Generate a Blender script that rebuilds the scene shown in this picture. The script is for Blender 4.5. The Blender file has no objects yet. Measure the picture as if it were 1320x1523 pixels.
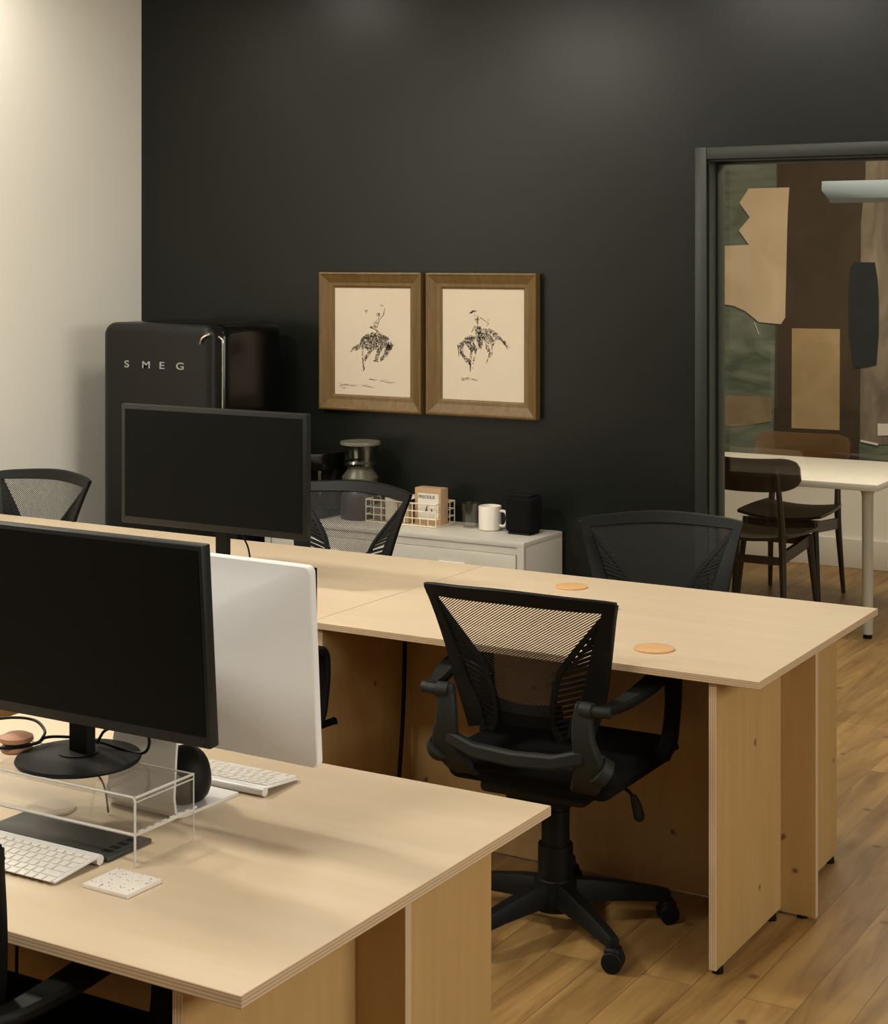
import bpy, bmesh, math, random
from mathutils import Vector, Matrix
random.seed(7)
R = math.radians
scene = bpy.context.scene
col = scene.collection

# ---------------------------------------------------------------- camera, world, lights, exposure
cam_d = bpy.data.cameras.new('camera'); cam = bpy.data.objects.new('camera', cam_d); col.objects.link(cam)
cam.location = (0, 0, 1.76); cam.rotation_euler = (R(90), 0, R(30.7))
cam_d.sensor_fit = 'HORIZONTAL'; cam_d.sensor_width = 36; cam_d.lens = 68.32
cam_d.shift_y = -380.5 / 1320; cam_d.clip_start = 0.05
scene.camera = cam
scene.view_settings.view_transform = 'Standard'; scene.view_settings.look = 'None'
scene.view_settings.gamma = 1; scene.view_settings.use_curve_mapping = False
scene.view_settings.exposure = 0.32
scene.cycles.transparent_max_bounces = 32

world = bpy.data.worlds.new('world'); scene.world = world; world.use_nodes = True
world.node_tree.nodes['Background'].inputs[0].default_value = (1.0, 0.93, 0.82, 1)
world.node_tree.nodes['Background'].inputs[1].default_value = 0.06

def area(name, loc, rot, sx, sy, power, color):
    l = bpy.data.lights.new(name, 'AREA'); l.shape = 'RECTANGLE'; l.size = sx; l.size_y = sy
    l.energy = power; l.color = color
    o = bpy.data.objects.new(name, l); col.objects.link(o); o.location = loc; o.rotation_euler = rot
    return o
def spot(name, loc, target, power, color, angle=110, blend=0.8, r=0.06):
    l = bpy.data.lights.new(name, 'SPOT'); l.energy = power; l.color = color
    l.spot_size = R(angle); l.spot_blend = blend; l.shadow_soft_size = r
    o = bpy.data.objects.new(name, l); col.objects.link(o); o.location = loc
    o.rotation_euler = (Vector(target) - Vector(loc)).to_track_quat('-Z', 'Y').to_euler()
    return o
WARM = (1.0, 0.86, 0.66); NEUT = (1.0, 0.95, 0.835); DAY = (0.92, 0.96, 1.0)
area('window_daylight', (2.8, 2.7, 2.15), (0, R(82), 0), 1.2, 3.2, 84, NEUT)
area('ceiling_panel_light', (-4.45, 2.85, 3.10), (0, 0, 0), 0.5, 0.32, 66, NEUT)
area('ceiling_panel_light', (-4.85, 4.85, 3.10), (0, 0, 0), 0.28, 0.28, 7, NEUT)
area('ceiling_panel_light', (-2.6, 1.0, 3.10), (0, 0, 0), 1.2, 0.5, 46, NEUT)
area('ceiling_panel_light', (-2.6, 4.35, 3.10), (0, 0, 0), 0.8, 0.35, 26, NEUT)
area('meeting_room_light', (-2.2, 7.6, 2.95), (0, 0, 0), 2.0, 1.2, 62, WARM)

# ---------------------------------------------------------------- materials
MATS = {}
def nmat(name):
    m = bpy.data.materials.new(name); m.use_nodes = True
    return m, m.node_tree.nodes, m.node_tree.links, m.node_tree.nodes['Principled BSDF']
def plain(name, c, rough=0.5, metal=0.0, bump=0.0, bscale=200, var=0.06, spec=0.5, coat=0.0):
    if name in MATS: return MATS[name]
    m, N, L, b = nmat(name)
    tc = N.new('ShaderNodeTexCoord'); nz = N.new('ShaderNodeTexNoise'); nz.inputs['Scale'].default_value = 9; nz.inputs['Detail'].default_value = 4
    L.new(tc.outputs['Object'], nz.inputs['Vector'])
    mx = N.new('ShaderNodeMix'); mx.data_type = 'RGBA'
    mx.inputs[6].default_value = (*[v * (1 - var) for v in c], 1); mx.inputs[7].default_value = (*[min(1, v * (1 + var)) for v in c], 1)
    L.new(nz.outputs[0], mx.inputs[0]); L.new(mx.outputs[2], b.inputs['Base Color'])
    b.inputs['Roughness'].default_value = rough; b.inputs['Metallic'].default_value = metal
    b.inputs['Specular IOR Level'].default_value = spec; b.inputs['Coat Weight'].default_value = coat
    if bump:
        n2 = N.new('ShaderNodeTexNoise'); n2.inputs['Scale'].default_value = bscale; L.new(tc.outputs['Object'], n2.inputs['Vector'])
        bp = N.new('ShaderNodeBump'); bp.inputs['Strength'].default_value = bump; bp.inputs['Distance'].default_value = 0.002
        L.new(n2.outputs[0], bp.inputs['Height']); L.new(bp.outputs[0], b.inputs['Normal'])
    MATS[name] = m; return m
def thin_clear(name, tint, base=0.04, rough=0.02, edge=0.8):
    m, N, L, b = nmat(name); N.remove(b)
    t = N.new('ShaderNodeBsdfTransparent'); t.inputs[0].default_value = (*tint, 1)
    g = N.new('ShaderNodeBsdfGlossy'); g.inputs['Roughness'].default_value = rough
    lw = N.new('ShaderNodeLayerWeight'); lw.inputs[0].default_value = 0.5
    pw = N.new('ShaderNodeMath'); pw.operation = 'POWER'; pw.inputs[1].default_value = 5; L.new(lw.outputs['Facing'], pw.inputs[0])
    ma = N.new('ShaderNodeMath'); ma.operation = 'MULTIPLY_ADD'; ma.inputs[1].default_value = edge; ma.inputs[2].default_value = base; L.new(pw.outputs[0], ma.inputs[0])
    mx = N.new('ShaderNodeMixShader'); L.new(ma.outputs[0], mx.inputs[0]); L.new(t.outputs[0], mx.inputs[1]); L.new(g.outputs[0], mx.inputs[2])
    L.new(mx.outputs[0], N['Material Output'].inputs[0]); return m
def wood(name, c1, c2, grain='X', rough=0.4, scale=1.0, knots=None, spec=0.5):
    if name in MATS: return MATS[name]
    m, N, L, b = nmat(name)
    tc = N.new('ShaderNodeTexCoord'); mp = N.new('ShaderNodeMapping')
    s = {'X': (0.9, 9, 9), 'Y': (9, 0.9, 9), 'Z': (9, 9, 0.9)}[grain]
    mp.inputs['Scale'].default_value = [v * scale for v in s]; L.new(tc.outputs['Object'], mp.inputs[0])
    nz = N.new('ShaderNodeTexNoise'); nz.inputs['Scale'].default_value = 1.6; nz.inputs['Detail'].default_value = 8; nz.inputs['Roughness'].default_value = 0.62; nz.inputs['Distortion'].default_value = 0.7
    L.new(mp.outputs[0], nz.inputs['Vector'])
    rp = N.new('ShaderNodeValToRGB'); rp.color_ramp.elements[0].position = 0.3; rp.color_ramp.elements[1].position = 0.72
    rp.color_ramp.elements[0].color = (*c1, 1); rp.color_ramp.elements[1].color = (*c2, 1)
    L.new(nz.outputs[0], rp.inputs[0]); out = rp.outputs[0]
    if knots:
        vo = N.new('ShaderNodeTexVoronoi'); vo.voronoi_dimensions = '2D'; vo.inputs['Scale'].default_value = 3.6; vo.inputs['Randomness'].default_value = 1
        sx_ = N.new('ShaderNodeSeparateXYZ'); mp2 = N.new('ShaderNodeCombineXYZ')
        n3 = N.new('ShaderNodeTexNoise'); n3.inputs['Scale'].default_value = 30
        L.new(tc.outputs['Object'], n3.inputs['Vector'])
        va = N.new('ShaderNodeVectorMath'); va.operation = 'MULTIPLY_ADD'; va.inputs[1].default_value = (.02, .02, .02)
        L.new(n3.outputs[1], va.inputs[0]); L.new(tc.outputs['Object'], va.inputs[2])
        L.new(va.outputs[0], sx_.inputs[0]); L.new(sx_.outputs['Y' if knots == 'X' else 'X'], mp2.inputs[0]); L.new(sx_.outputs['Z'], mp2.inputs[1]); L.new(mp2.outputs[0], vo.inputs['Vector'])
        kr = N.new('ShaderNodeValToRGB'); kr.color_ramp.elements[0].position = 0.012; kr.color_ramp.elements[1].position = 0.042
        kr.color_ramp.elements[0].color = (1, 1, 1, 1); kr.color_ramp.elements[1].color = (0, 0, 0, 1)
        L.new(vo.outputs['Distance'], kr.inputs[0])
        km = N.new('ShaderNodeMix'); km.data_type = 'RGBA'; km.inputs[7].default_value = (0.16, 0.07, 0.03, 1)
        L.new(kr.outputs[0], km.inputs[0]); L.new(out, km.inputs[6]); out = km.outputs[2]
    L.new(out, b.inputs['Base Color']); b.inputs['Roughness'].default_value = rough; b.inputs['Specular IOR Level'].default_value = spec
    bp = N.new('ShaderNodeBump'); bp.inputs['Strength'].default_value = 0.06; bp.inputs['Distance'].default_value = 0.002
    L.new(nz.outputs[0], bp.inputs['Height']); L.new(bp.outputs[0], b.inputs['Normal'])
    MATS[name] = m; return m
def ply_edge(axis):
    name = 'ply_edge_' + axis
    if name in MATS: return MATS[name]
    m, N, L, b = nmat(name)
    tc = N.new('ShaderNodeTexCoord'); sp = N.new('ShaderNodeSeparateXYZ'); L.new(tc.outputs['Object'], sp.inputs[0])
    mu = N.new('ShaderNodeMath'); mu.operation = 'MULTIPLY'; mu.inputs[1].default_value = 1 / 0.0055; L.new(sp.outputs[axis], mu.inputs[0])
    fr = N.new('ShaderNodeMath'); fr.operation = 'FRACT'; L.new(mu.outputs[0], fr.inputs[0])
    rp = N.new('ShaderNodeValToRGB'); e = rp.color_ramp.elements
    e[0].position = 0.38; e[0].color = (0.46, 0.32, 0.19, 1); e[1].position = 0.55; e[1].color = (0.62, 0.47, 0.31, 1)
    L.new(fr.outputs[0], rp.inputs[0]); L.new(rp.outputs[0], b.inputs['Base Color']); b.inputs['Roughness'].default_value = 0.6
    MATS[name] = m; return m

BIRCH = wood('birch_top', (0.60, 0.475, 0.322), (0.66, 0.535, 0.388), 'X', rough=0.36, scale=0.8)
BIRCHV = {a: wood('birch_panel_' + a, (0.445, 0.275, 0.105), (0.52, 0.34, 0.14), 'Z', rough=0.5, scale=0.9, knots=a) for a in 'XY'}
FRAMEW = wood('oak_frame_wood', (0.115, 0.066, 0.019), (0.20, 0.12, 0.038), 'Z', rough=0.45, scale=3)
DARKWOOD = wood('dark_stained_wood', (0.020, 0.014, 0.009), (0.04, 0.026, 0.016), 'Z', rough=0.4, scale=3)
MIDWOOD = wood('walnut_veneer', (0.085, 0.042, 0.014), (0.13, 0.064, 0.022), 'X', rough=0.4, scale=2)
COASTW = wood('pale_coaster_wood', (0.58, 0.33, 0.14), (0.66, 0.40, 0.19), 'X', rough=0.5, scale=4)
BLACKP = plain('black_plastic', (0.0045, 0.005, 0.0045), 0.52, spec=.2)
GREYP = plain('charcoal_plastic', (0.016, 0.0185, 0.016), 0.6, spec=.25)
BLACKF = plain('black_fabric', (0.005, 0.005, 0.005), 0.95, spec=.15, bump=0.4, bscale=900)
SCREEN = plain('dark_screen', (0.003, 0.0034, 0.0027), 0.5, spec=0.09)
BEZEL = plain('monitor_bezel', (0.008, 0.009, 0.008), 0.5, spec=.3)
ALU = plain('brushed_aluminium', (0.84, 0.835, 0.84), 0.42, metal=0.0, var=0.02)
ALUS = plain('satin_aluminium', (0.78, 0.77, 0.76), 0.38, metal=0.15, var=0.02)
KEYW = plain('white_keycap', (0.72, 0.69, 0.63), 0.45, var=0.02)
TERRA = plain('coaster_white', (0.80, 0.75, 0.69), 0.5)
CHIP = plain('terrazzo_chips', (0.05, 0.05, 0.08), 0.5)
CHIP2 = plain('terrazzo_tan_chips', (0.45, 0.33, 0.25), 0.5)
WHITEP = plain('white_powder_coat', (0.60, 0.57, 0.50), 0.4, var=0.02)
WHITET = plain('white_laminate', (0.74, 0.70, 0.63), 0.35, var=0.02)
GAP = plain('shadow_gap_seal', (0.05, 0.045, 0.04), 0.8)
CERAM = plain('cream_ceramic', (0.78, 0.73, 0.64), 0.3, var=0.02)
CREAMW = plain('cream_wire', (0.78, 0.68, 0.50), 0.5)
CHROME = plain('chrome', (0.8, 0.8, 0.78), 0.12, metal=1.0)
GLOSSB = plain('gloss_black_enamel', (0.004, 0.004, 0.0035), 0.18, spec=.3)
SATB = plain('satin_black_enamel', (0.0065, 0.0065, 0.0055), 0.42, spec=.28)
PAPER = plain('etching_paper', (0.68, 0.58, 0.45), 0.8, var=0.04)
INK = plain('etching_ink', (0.12, 0.105, 0.08), 0.9)
INKL = plain('etching_ink_pale', (0.40, 0.33, 0.25), 0.9)
PUCK = plain('terracotta_leather', (0.42, 0.20, 0.11), 0.6, bump=0.2)
KRAFT = plain('kraft_card', (0.46, 0.29, 0.16), 0.7)
LABELW = plain('label_white', (0.74, 0.70, 0.62), 0.6)
TABLET = plain('graphics_tablet_black', (0.030, 0.031, 0.028), 0.45)
ACRY = thin_clear('clear_acrylic', (0.99, 0.99, 0.985), 0.035, 0.03)
ACRYE = plain('acrylic_polished_edge', (0.62, 0.60, 0.56), 0.15, var=0.02)
GLASS = thin_clear('window_glass', (0.96, 0.975, 0.965), 0.03, 0.01)
CUPG = thin_clear('drinking_glass', (0.94, 0.94, 0.92), 0.10, 0.15)
SMOKE = thin_clear('tinted_hopper_plastic', (0.62, 0.60, 0.50), 0.16, 0.2)
TRIMD = plain('charcoal_trim_paint', (0.018, 0.023, 0.018), 0.42, spec=.4)
CERWH = plain('ceiling_white', (0.7, 0.68, 0.63), 0.9)

def wallmat(name, c, rough, bump=0.08, spec=0.5):
    m, N, L, b = nmat(name)
    tc = N.new('ShaderNodeTexCoord'); nz = N.new('ShaderNodeTexNoise'); nz.inputs['Scale'].default_value = 120; nz.inputs['Detail'].default_value = 3
    L.new(tc.outputs['Object'], nz.inputs['Vector']); bp = N.new('ShaderNodeBump'); bp.inputs['Strength'].default_value = bump; bp.inputs['Distance'].default_value = 0.002
    L.new(nz.outputs[0], bp.inputs['Height']); L.new(bp.outputs[0], b.inputs['Normal'])
    n2 = N.new('ShaderNodeTexNoise'); n2.inputs['Scale'].default_value = 1.2; L.new(tc.outputs['Object'], n2.inputs['Vector'])
    mx = N.new('ShaderNodeMix'); mx.data_type = 'RGBA'; mx.inputs[6].default_value = (*[v * .95 for v in c], 1); mx.inputs[7].default_value = (*[v * 1.05 for v in c], 1)
    L.new(n2.outputs[0], mx.inputs[0]); L.new(mx.outputs[2], b.inputs['Base Color']); b.inputs['Roughness'].default_value = rough; b.inputs['Specular IOR Level'].default_value = spec
    return m
WALLD = wallmat('charcoal_wall_paint', (0.0088, 0.0104, 0.0084), 0.30, spec=0.30)
WALLW = wallmat('warm_white_wall_paint', (0.86, 0.83, 0.75), 0.85)

def floormat():
    m, N, L, b = nmat('oak_floorboards')
    tc = N.new('ShaderNodeTexCoord')
    mp = N.new('ShaderNodeMapping'); mp.inputs['Rotation'].default_value = (0, 0, R(90)); L.new(tc.outputs['Object'], mp.inputs[0])
    br = N.new('ShaderNodeTexBrick'); br.offset = 0.37; br.inputs['Scale'].default_value = 1
    br.inputs['Brick Width'].default_value = 1.9; br.inputs['Row Height'].default_value = 0.13
    br.inputs['Mortar Size'].default_value = 0.0011; br.inputs['Mortar Smooth'].default_value = 0.3
    br.inputs['Color1'].default_value = (0, 0, 0, 1); br.inputs['Color2'].default_value = (1, 1, 1, 1); br.inputs['Mortar'].default_value = (.5, .5, .5, 1)
    L.new(mp.outputs[0], br.inputs['Vector'])
    # grain, offset per board
    gm = N.new('ShaderNodeMapping'); gm.inputs['Scale'].default_value = (7, 0.75, 7)
    va = N.new('ShaderNodeVectorMath'); va.operation = 'MULTIPLY_ADD'; va.inputs[1].default_value = (0, 9, 5); L.new(br.outputs['Color'], va.inputs[0]); L.new(tc.outputs['Object'], va.inputs[2])
    L.new(va.outputs[0], gm.inputs[0])
    nz = N.new('ShaderNodeTexNoise'); nz.inputs['Scale'].default_value = 1.5; nz.inputs['Detail'].default_value = 7; nz.inputs['Distortion'].default_value = 1.4; nz.inputs['Roughness'].default_value = .6
    L.new(gm.outputs[0], nz.inputs['Vector'])
    rp = N.new('ShaderNodeValToRGB'); e = rp.color_ramp.elements
    e[0].position = 0.30; e[0].color = (0.165, 0.085, 0.026, 1); e[1].position = 0.64; e[1].color = (0.39, 0.235, 0.083, 1)
    L.new(nz.outputs[0], rp.inputs[0])
    mx = N.new('ShaderNodeMix'); mx.data_type = 'RGBA'; mx.blend_type = 'MULTIPLY'; mx.inputs[0].default_value = 1
    r2 = N.new('ShaderNodeValToRGB'); r2.color_ramp.elements[0].color = (0.86, 0.86, 0.86, 1); r2.color_ramp.elements[1].color = (1.06, 1.05, 1.03, 1)
    L.new(br.outputs['Color'], r2.inputs[0]); L.new(rp.outputs[0], mx.inputs[6]); L.new(r2.outputs[0], mx.inputs[7])
    m2 = N.new('ShaderNodeMix'); m2.data_type = 'RGBA'; m2.inputs[7].default_value = (0.13, 0.07, 0.028, 1)
    L.new(br.outputs['Fac'], m2.inputs[0]); L.new(mx.outputs[2], m2.inputs[6])
    # small dark knots
    vo = N.new('ShaderNodeTexVoronoi'); vo.voronoi_dimensions = '2D'; vo.inputs['Scale'].default_value = 3; L.new(va.outputs[0], vo.inputs['Vector'])
    kr = N.new('ShaderNodeValToRGB'); kr.color_ramp.elements[0].position = 0.02; kr.color_ramp.elements[0].color = (.8, .8, .8, 1); kr.color_ramp.elements[1].position = 0.055; kr.color_ramp.elements[1].color = (0, 0, 0, 1)
    L.new(vo.outputs['Distance'], kr.inputs[0]); m3 = N.new('ShaderNodeMix'); m3.data_type = 'RGBA'; m3.inputs[7].default_value = (0.10, 0.05, 0.02, 1)
    L.new(kr.outputs[0], m3.inputs[0]); L.new(m2.outputs[2], m3.inputs[6]); L.new(m3.outputs[2], b.inputs['Base Color'])
    b.inputs['Roughness'].default_value = 0.42
    bp = N.new('ShaderNodeBump'); bp.inputs['Strength'].default_value = 0.25; bp.inputs['Distance'].default_value = 0.002; bp.invert = True
    L.new(br.outputs['Fac'], bp.inputs['Height']); L.new(bp.outputs[0], b.inputs['Normal'])
    return m
FLOORM = floormat()

def netmat():
    m, N, L, b = nmat('chair_mesh_fabric')
    b.inputs['Base Color'].default_value = (0.010, 0.010, 0.010, 1); b.inputs['Roughness'].default_value = 0.7
    tc = N.new('ShaderNodeTexCoord'); sp = N.new('ShaderNodeSeparateXYZ'); L.new(tc.outputs['Object'], sp.inputs[0])
    ad = N.new('ShaderNodeMath'); ad.operation = 'MULTIPLY_ADD'; ad.inputs[1].default_value = -0.62; L.new(sp.outputs['X'], ad.inputs[0]); L.new(sp.outputs['Z'], ad.inputs[2])
    mu = N.new('ShaderNodeMath'); mu.operation = 'MULTIPLY'; mu.inputs[1].default_value = 1 / 0.0062; L.new(ad.outputs[0], mu.inputs[0])
    fr = N.new('ShaderNodeMath'); fr.operation = 'FRACT'; L.new(mu.outputs[0], fr.inputs[0])
    gt = N.new('ShaderNodeMath'); gt.operation = 'LESS_THAN'; gt.inputs[1].default_value = 0.5; L.new(fr.outputs[0], gt.inputs[0])
    t = N.new('ShaderNodeBsdfTransparent'); mx = N.new('ShaderNodeMixShader')
    L.new(gt.outputs[0], mx.inputs[0]); L.new(t.outputs[0], mx.inputs[1]); L.new(b.outputs[0], mx.inputs[2]); L.new(mx.outputs[0], N['Material Output'].inputs[0])
    return m
NET = netmat()

def paintmat(name, c1, c2, scale=6, stretch=(1, 1, 1), bump=0.3):
    m, N, L, b = nmat(name)
    tc = N.new('ShaderNodeTexCoord'); mp = N.new('ShaderNodeMapping'); mp.inputs['Scale'].default_value = stretch; L.new(tc.outputs['Object'], mp.inputs[0])
    nz = N.new('ShaderNodeTexNoise'); nz.inputs['Scale'].default_value = scale; nz.inputs['Detail'].default_value = 7; nz.inputs['Distortion'].default_value = 1.0; L.new(mp.outputs[0], nz.inputs['Vector'])
    rp = N.new('ShaderNodeValToRGB'); rp.color_ramp.elements[0].position = .33; rp.color_ramp.elements[1].position = .68
    rp.color_ramp.elements[0].color = (*c1, 1); rp.color_ramp.elements[1].color = (*c2, 1); L.new(nz.outputs[0], rp.inputs[0]); L.new(rp.outputs[0], b.inputs['Base Color'])
    b.inputs['Roughness'].default_value = 0.85; bp = N.new('ShaderNodeBump'); bp.inputs['Strength'].default_value = bump; bp.inputs['Distance'].default_value = .004
    L.new(nz.outputs[0], bp.inputs['Height']); L.new(bp.outputs[0], b.inputs['Normal']); return m

# ---------------------------------------------------------------- mesh helpers
class MB:
    def __init__(s): s.bm = bmesh.new()
    def box(s, x0, x1, y0, y1, z0, z1, bev=0.0, seg=2, mi=0):
        r = bmesh.ops.create_cube(s.bm, size=1); vs = r['verts']
        bmesh.ops.scale(s.bm, vec=(x1 - x0, y1 - y0, z1 - z0), verts=vs)
        bmesh.ops.translate(s.bm, vec=((x0 + x1) / 2, (y0 + y1) / 2, (z0 + z1) / 2), verts=vs)
        fs = list({f for v in vs for f in v.link_faces})
        for f in fs: f.material_index = mi
        if bev:
            es = list({e for v in vs for e in v.link_edges})
            bmesh.ops.bevel(s.bm, geom=es, offset=bev, segments=seg, profile=0.5, affect='EDGES')
        return s
    def cyl(s, c, r, h, axis='Z', seg=32, r2=None, bev=0):
        res = bmesh.ops.create_cone(s.bm, cap_ends=True, segments=seg, radius1=r, radius2=r if r2 is None else r2, depth=h)
        vs = res['verts']
        if axis == 'X': bmesh.ops.rotate(s.bm, matrix=Matrix.Rotation(R(90), 3, 'Y'), verts=vs)
        if axis == 'Y': bmesh.ops.rotate(s.bm, matrix=Matrix.Rotation(R(90), 3, 'X'), verts=vs)
        bmesh.ops.translate(s.bm, vec=c, verts=vs)
        if bev:
            es = [e for e in {e for v in vs for e in v.link_edges} if any(len(f.verts) > 4 for f in e.link_faces)]
            bmesh.ops.bevel(s.bm, geom=es, offset=bev, segments=3, profile=0.5, affect='EDGES')
        return s
    def lathe(s, prof, seg=40, c=(0, 0, 0), closed=False):
        rings = []
        for r, z in prof:
            if r < 1e-6: rings.append([s.bm.verts.new((c[0], c[1], c[2] + z))])
            else: rings.append([s.bm.verts.new((c[0] + r * math.cos(2 * math.pi * i / seg), c[1] + r * math.sin(2 * math.pi * i / seg), c[2] + z)) for i in range(seg)])
        for a, b in zip(rings, rings[1:]):
            for i in range(seg):
                j = (i + 1) % seg
                if len(a) == 1 and len(b) > 1: s.bm.faces.new((a[0], b[i], b[j]))
                elif len(b) == 1 and len(a) > 1: s.bm.faces.new((a[j], a[i], b[0]))
                elif len(a) > 1: s.bm.faces.new((a[i], a[j], b[j], b[i]))
        return s
    def tube(s, pts, r, seg=10, radii=None, smooth=0):
        P = [Vector(p) for p in pts]
        if smooth:
            Q = []
            for i in range(len(P) - 1):
                p0 = P[max(0, i - 1)]; p1 = P[i]; p2 = P[i + 1]; p3 = P[min(len(P) - 1, i + 2)]
                for k in range(smooth):
                    t = k / smooth
                    Q.append(0.5 * ((2 * p1) + (-p0 + p2) * t + (2 * p0 - 5 * p1 + 4 * p2 - p3) * t * t + (-p0 + 3 * p1 - 3 * p2 + p3) * t ** 3))
            Q.append(P[-1]); P = Q
        rr = radii if radii else [r] * len(P)
        if radii and smooth:
            n = len(P); m_ = len(radii) - 1
            rr = [radii[min(m_ - 1, int(i / (n - 1) * m_))] * (1 - (i / (n - 1) * m_ - min(m_ - 1, int(i / (n - 1) * m_)))) + radii[min(m_ - 1, int(i / (n - 1) * m_)) + 1] * (i / (n - 1) * m_ - min(m_ - 1, int(i / (n - 1) * m_))) for i in range(n)]
        rings = []; up = None
        for i, p in enumerate(P):
            t = (P[min(i + 1, len(P) - 1)] - P[max(i - 1, 0)]).normalized()
            if up is None: up = Vector((0, 0, 1)) if abs(t.z) < .9 else Vector((1, 0, 0))
            a = t.cross(up).normalized(); b_ = a.cross(t).normalized(); up = b_
            rings.append([s.bm.verts.new(p + (a * math.cos(2 * math.pi * k / seg) + b_ * math.sin(2 * math.pi * k / seg)) * rr[i]) for k in range(seg)])
        for a, b_ in zip(rings, rings[1:]):
            for k in range(seg): s.bm.faces.new((a[k], a[(k + 1) % seg], b_[(k + 1) % seg], b_[k]))
        s.bm.faces.new(rings[0][::-1]); s.bm.faces.new(rings[-1]); return s
    def sweep(s, secs):   # list of equal-length closed loops of points
        rings = [[s.bm.verts.new(p) for p in q] for q in secs]; n = len(rings[0])
        for a, b in zip(rings, rings[1:]):
            for k in range(n): s.bm.faces.new((a[k], a[(k + 1) % n], b[(k + 1) % n], b[k]))
        s.bm.faces.new(rings[0][::-1]); s.bm.faces.new(rings[-1]); return s
    def prism(s, poly, fn, d0, d1, mi=0):   # poly 2D, fn(u,v,d)->xyz
        a = [s.bm.verts.new(fn(u, v, d0)) for u, v in poly]; b = [s.bm.verts.new(fn(u, v, d1)) for u, v in poly]
        n = len(poly); fs = [s.bm.faces.new(a[::-1]), s.bm.faces.new(b)]
        for k in range(n): fs.append(s.bm.faces.new((a[k], a[(k + 1) % n], b[(k + 1) % n], b[k])))
        for f in fs: f.material_index = mi
        return s
    def xf(s, M):
        bmesh.ops.transform(s.bm, matrix=M, verts=s.bm.verts[:]); return s
    def build(s, name, mat, parent=None, loc=None, smooth=True):
        bmesh.ops.recalc_face_normals(s.bm, faces=s.bm.faces[:])
        me = bpy.data.meshes.new(name); s.bm.to_mesh(me); s.bm.free()
        for m in (mat if isinstance(mat, (list, tuple)) else [mat]): me.materials.append(m)
        if smooth:
            me.polygons.foreach_set('use_smooth', [True] * len(me.polygons)); me.set_sharp_from_angle(angle=R(35))
        o = bpy.data.objects.new(name, me); col.objects.link(o)
        if parent: o.parent = parent
        if loc: o.location = loc
        return o
def tag(o, label=None, cat=None, group=None, kind=None):
    if label: o['label'] = label
    if cat: o['category'] = cat
    if group: o['group'] = group
    if kind: o['kind'] = kind
    return o
def thing(name, label, cat, loc=(0, 0, 0), rz=0, group=None):
    o = bpy.data.objects.new(name, None); col.objects.link(o); o.location = loc; o.rotation_euler = (0, 0, rz); o.empty_display_size = .1
    return tag(o, label, cat, group)
def dup(root, loc, rz, label=None, group=None):
    r = root.copy(); col.objects.link(r); r.location = loc; r.rotation_euler = (0, 0, rz)
    if label: r['label'] = label
    if group: r['group'] = group
    for ch in list(root.children):
        c = ch.copy(); col.objects.link(c); c.parent = r
        for g in ch.children:
            d = g.copy(); col.objects.link(d); d.parent = c
    return r
def struct(name, mb, mat, **k): return tag(mb.build(name, mat, **k), kind='structure')
def text_mesh(name, body, size, mat, parent, loc, rot=(R(90), 0, 0), ext=0.001, sx=1.0, spacing=1.0, bold=0.0):
    cu = bpy.data.curves.new(name, 'FONT'); cu.body = body; cu.size = size; cu.extrude = ext; cu.align_x = 'LEFT'; cu.space_character = spacing; cu.offset = bold
    t = bpy.data.objects.new(name + '_t', cu); col.objects.link(t)
    bpy.context.view_layer.update(); me = bpy.data.meshes.new_from_object(t.evaluated_get(bpy.context.evaluated_depsgraph_get()))
    bpy.data.objects.remove(t); me.materials.clear(); me.materials.append(mat)
    me.transform(Matrix.Diagonal((sx, 1, 1, 1)))
    o = bpy.data.objects.new(name, me); col.objects.link(o); o.parent = parent; o.location = loc; o.rotation_euler = rot
    return o

# ---------------------------------------------------------------- room
YW = 6.10; XL = -5.28; CEIL = 3.20
struct('floor', MB().box(-6.5, 4.5, -2.5, 9.5, -0.06, 0.0), FLOORM, smooth=False)
DX0 = -2.487; DZ = 2.18       # opening to the meeting room: outer left edge of casing, top of casing
m = MB(); m.box(XL - .12, DX0 + .05, YW, YW + .14, 0, CEIL); m.box(DX0 + .05, 1.2, YW, YW + .14, DZ - .05, CEIL); m.box(1.2, 4.2, YW, YW + .14, 0, CEIL)
struct('wall_back', m, WALLD, smooth=False)
struct('wall_left', MB().box(XL - .12, XL, -2.5, YW, 0, CEIL), WALLW, smooth=False)
struct('ceiling', MB().box(-6.5, 4.5, -2.5, 9.5, CEIL, CEIL + .08), CERWH, smooth=False)
struct('wall_meeting_back', MB().box(-5.6, 2.5, 9.36, 9.46, 0, CEIL), WALLW, smooth=False)
struct('wall_meeting_left', MB().box(-5.6, -5.5, YW + .14, 9.36, 0, CEIL), WALLW, smooth=False)
m = MB(); m.box(-5.5, 2.5, 9.34, 9.36, 0, .165, bev=.004)
struct('baseboard_meeting_back', m, WHITET)
# casing of the opening
m = MB()
m.box(DX0, DX0 + .048, YW - .018, YW, 0, DZ, bev=.003)
m.box(DX0 + .048, 1.25, YW - .018, YW, DZ - .048, DZ, bev=.003)
struct('trim_1', m, TRIMD)
win = tag(bpy.data.objects.new('window_1', None), kind='structure'); col.objects.link(win); win.location = (DX0, YW, 0)
m = MB()
m.box(.050, .054, 0.0, .14, 0, DZ - .050); m.box(.054, 3.6, 0.0, .14, DZ - .054, DZ - .050)
m.box(.054, .062, .075, .14, 0, DZ - .054, bev=.001); m.box(.062, 3.6, .075, .14, DZ - .064, DZ - .054, bev=.001)
m.build('window_frame', TRIMD, win)
MB().box(.062, 3.55, .104, .110, .012, DZ - .064).build('glass_pane', GLASS, win, smooth=False)

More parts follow.
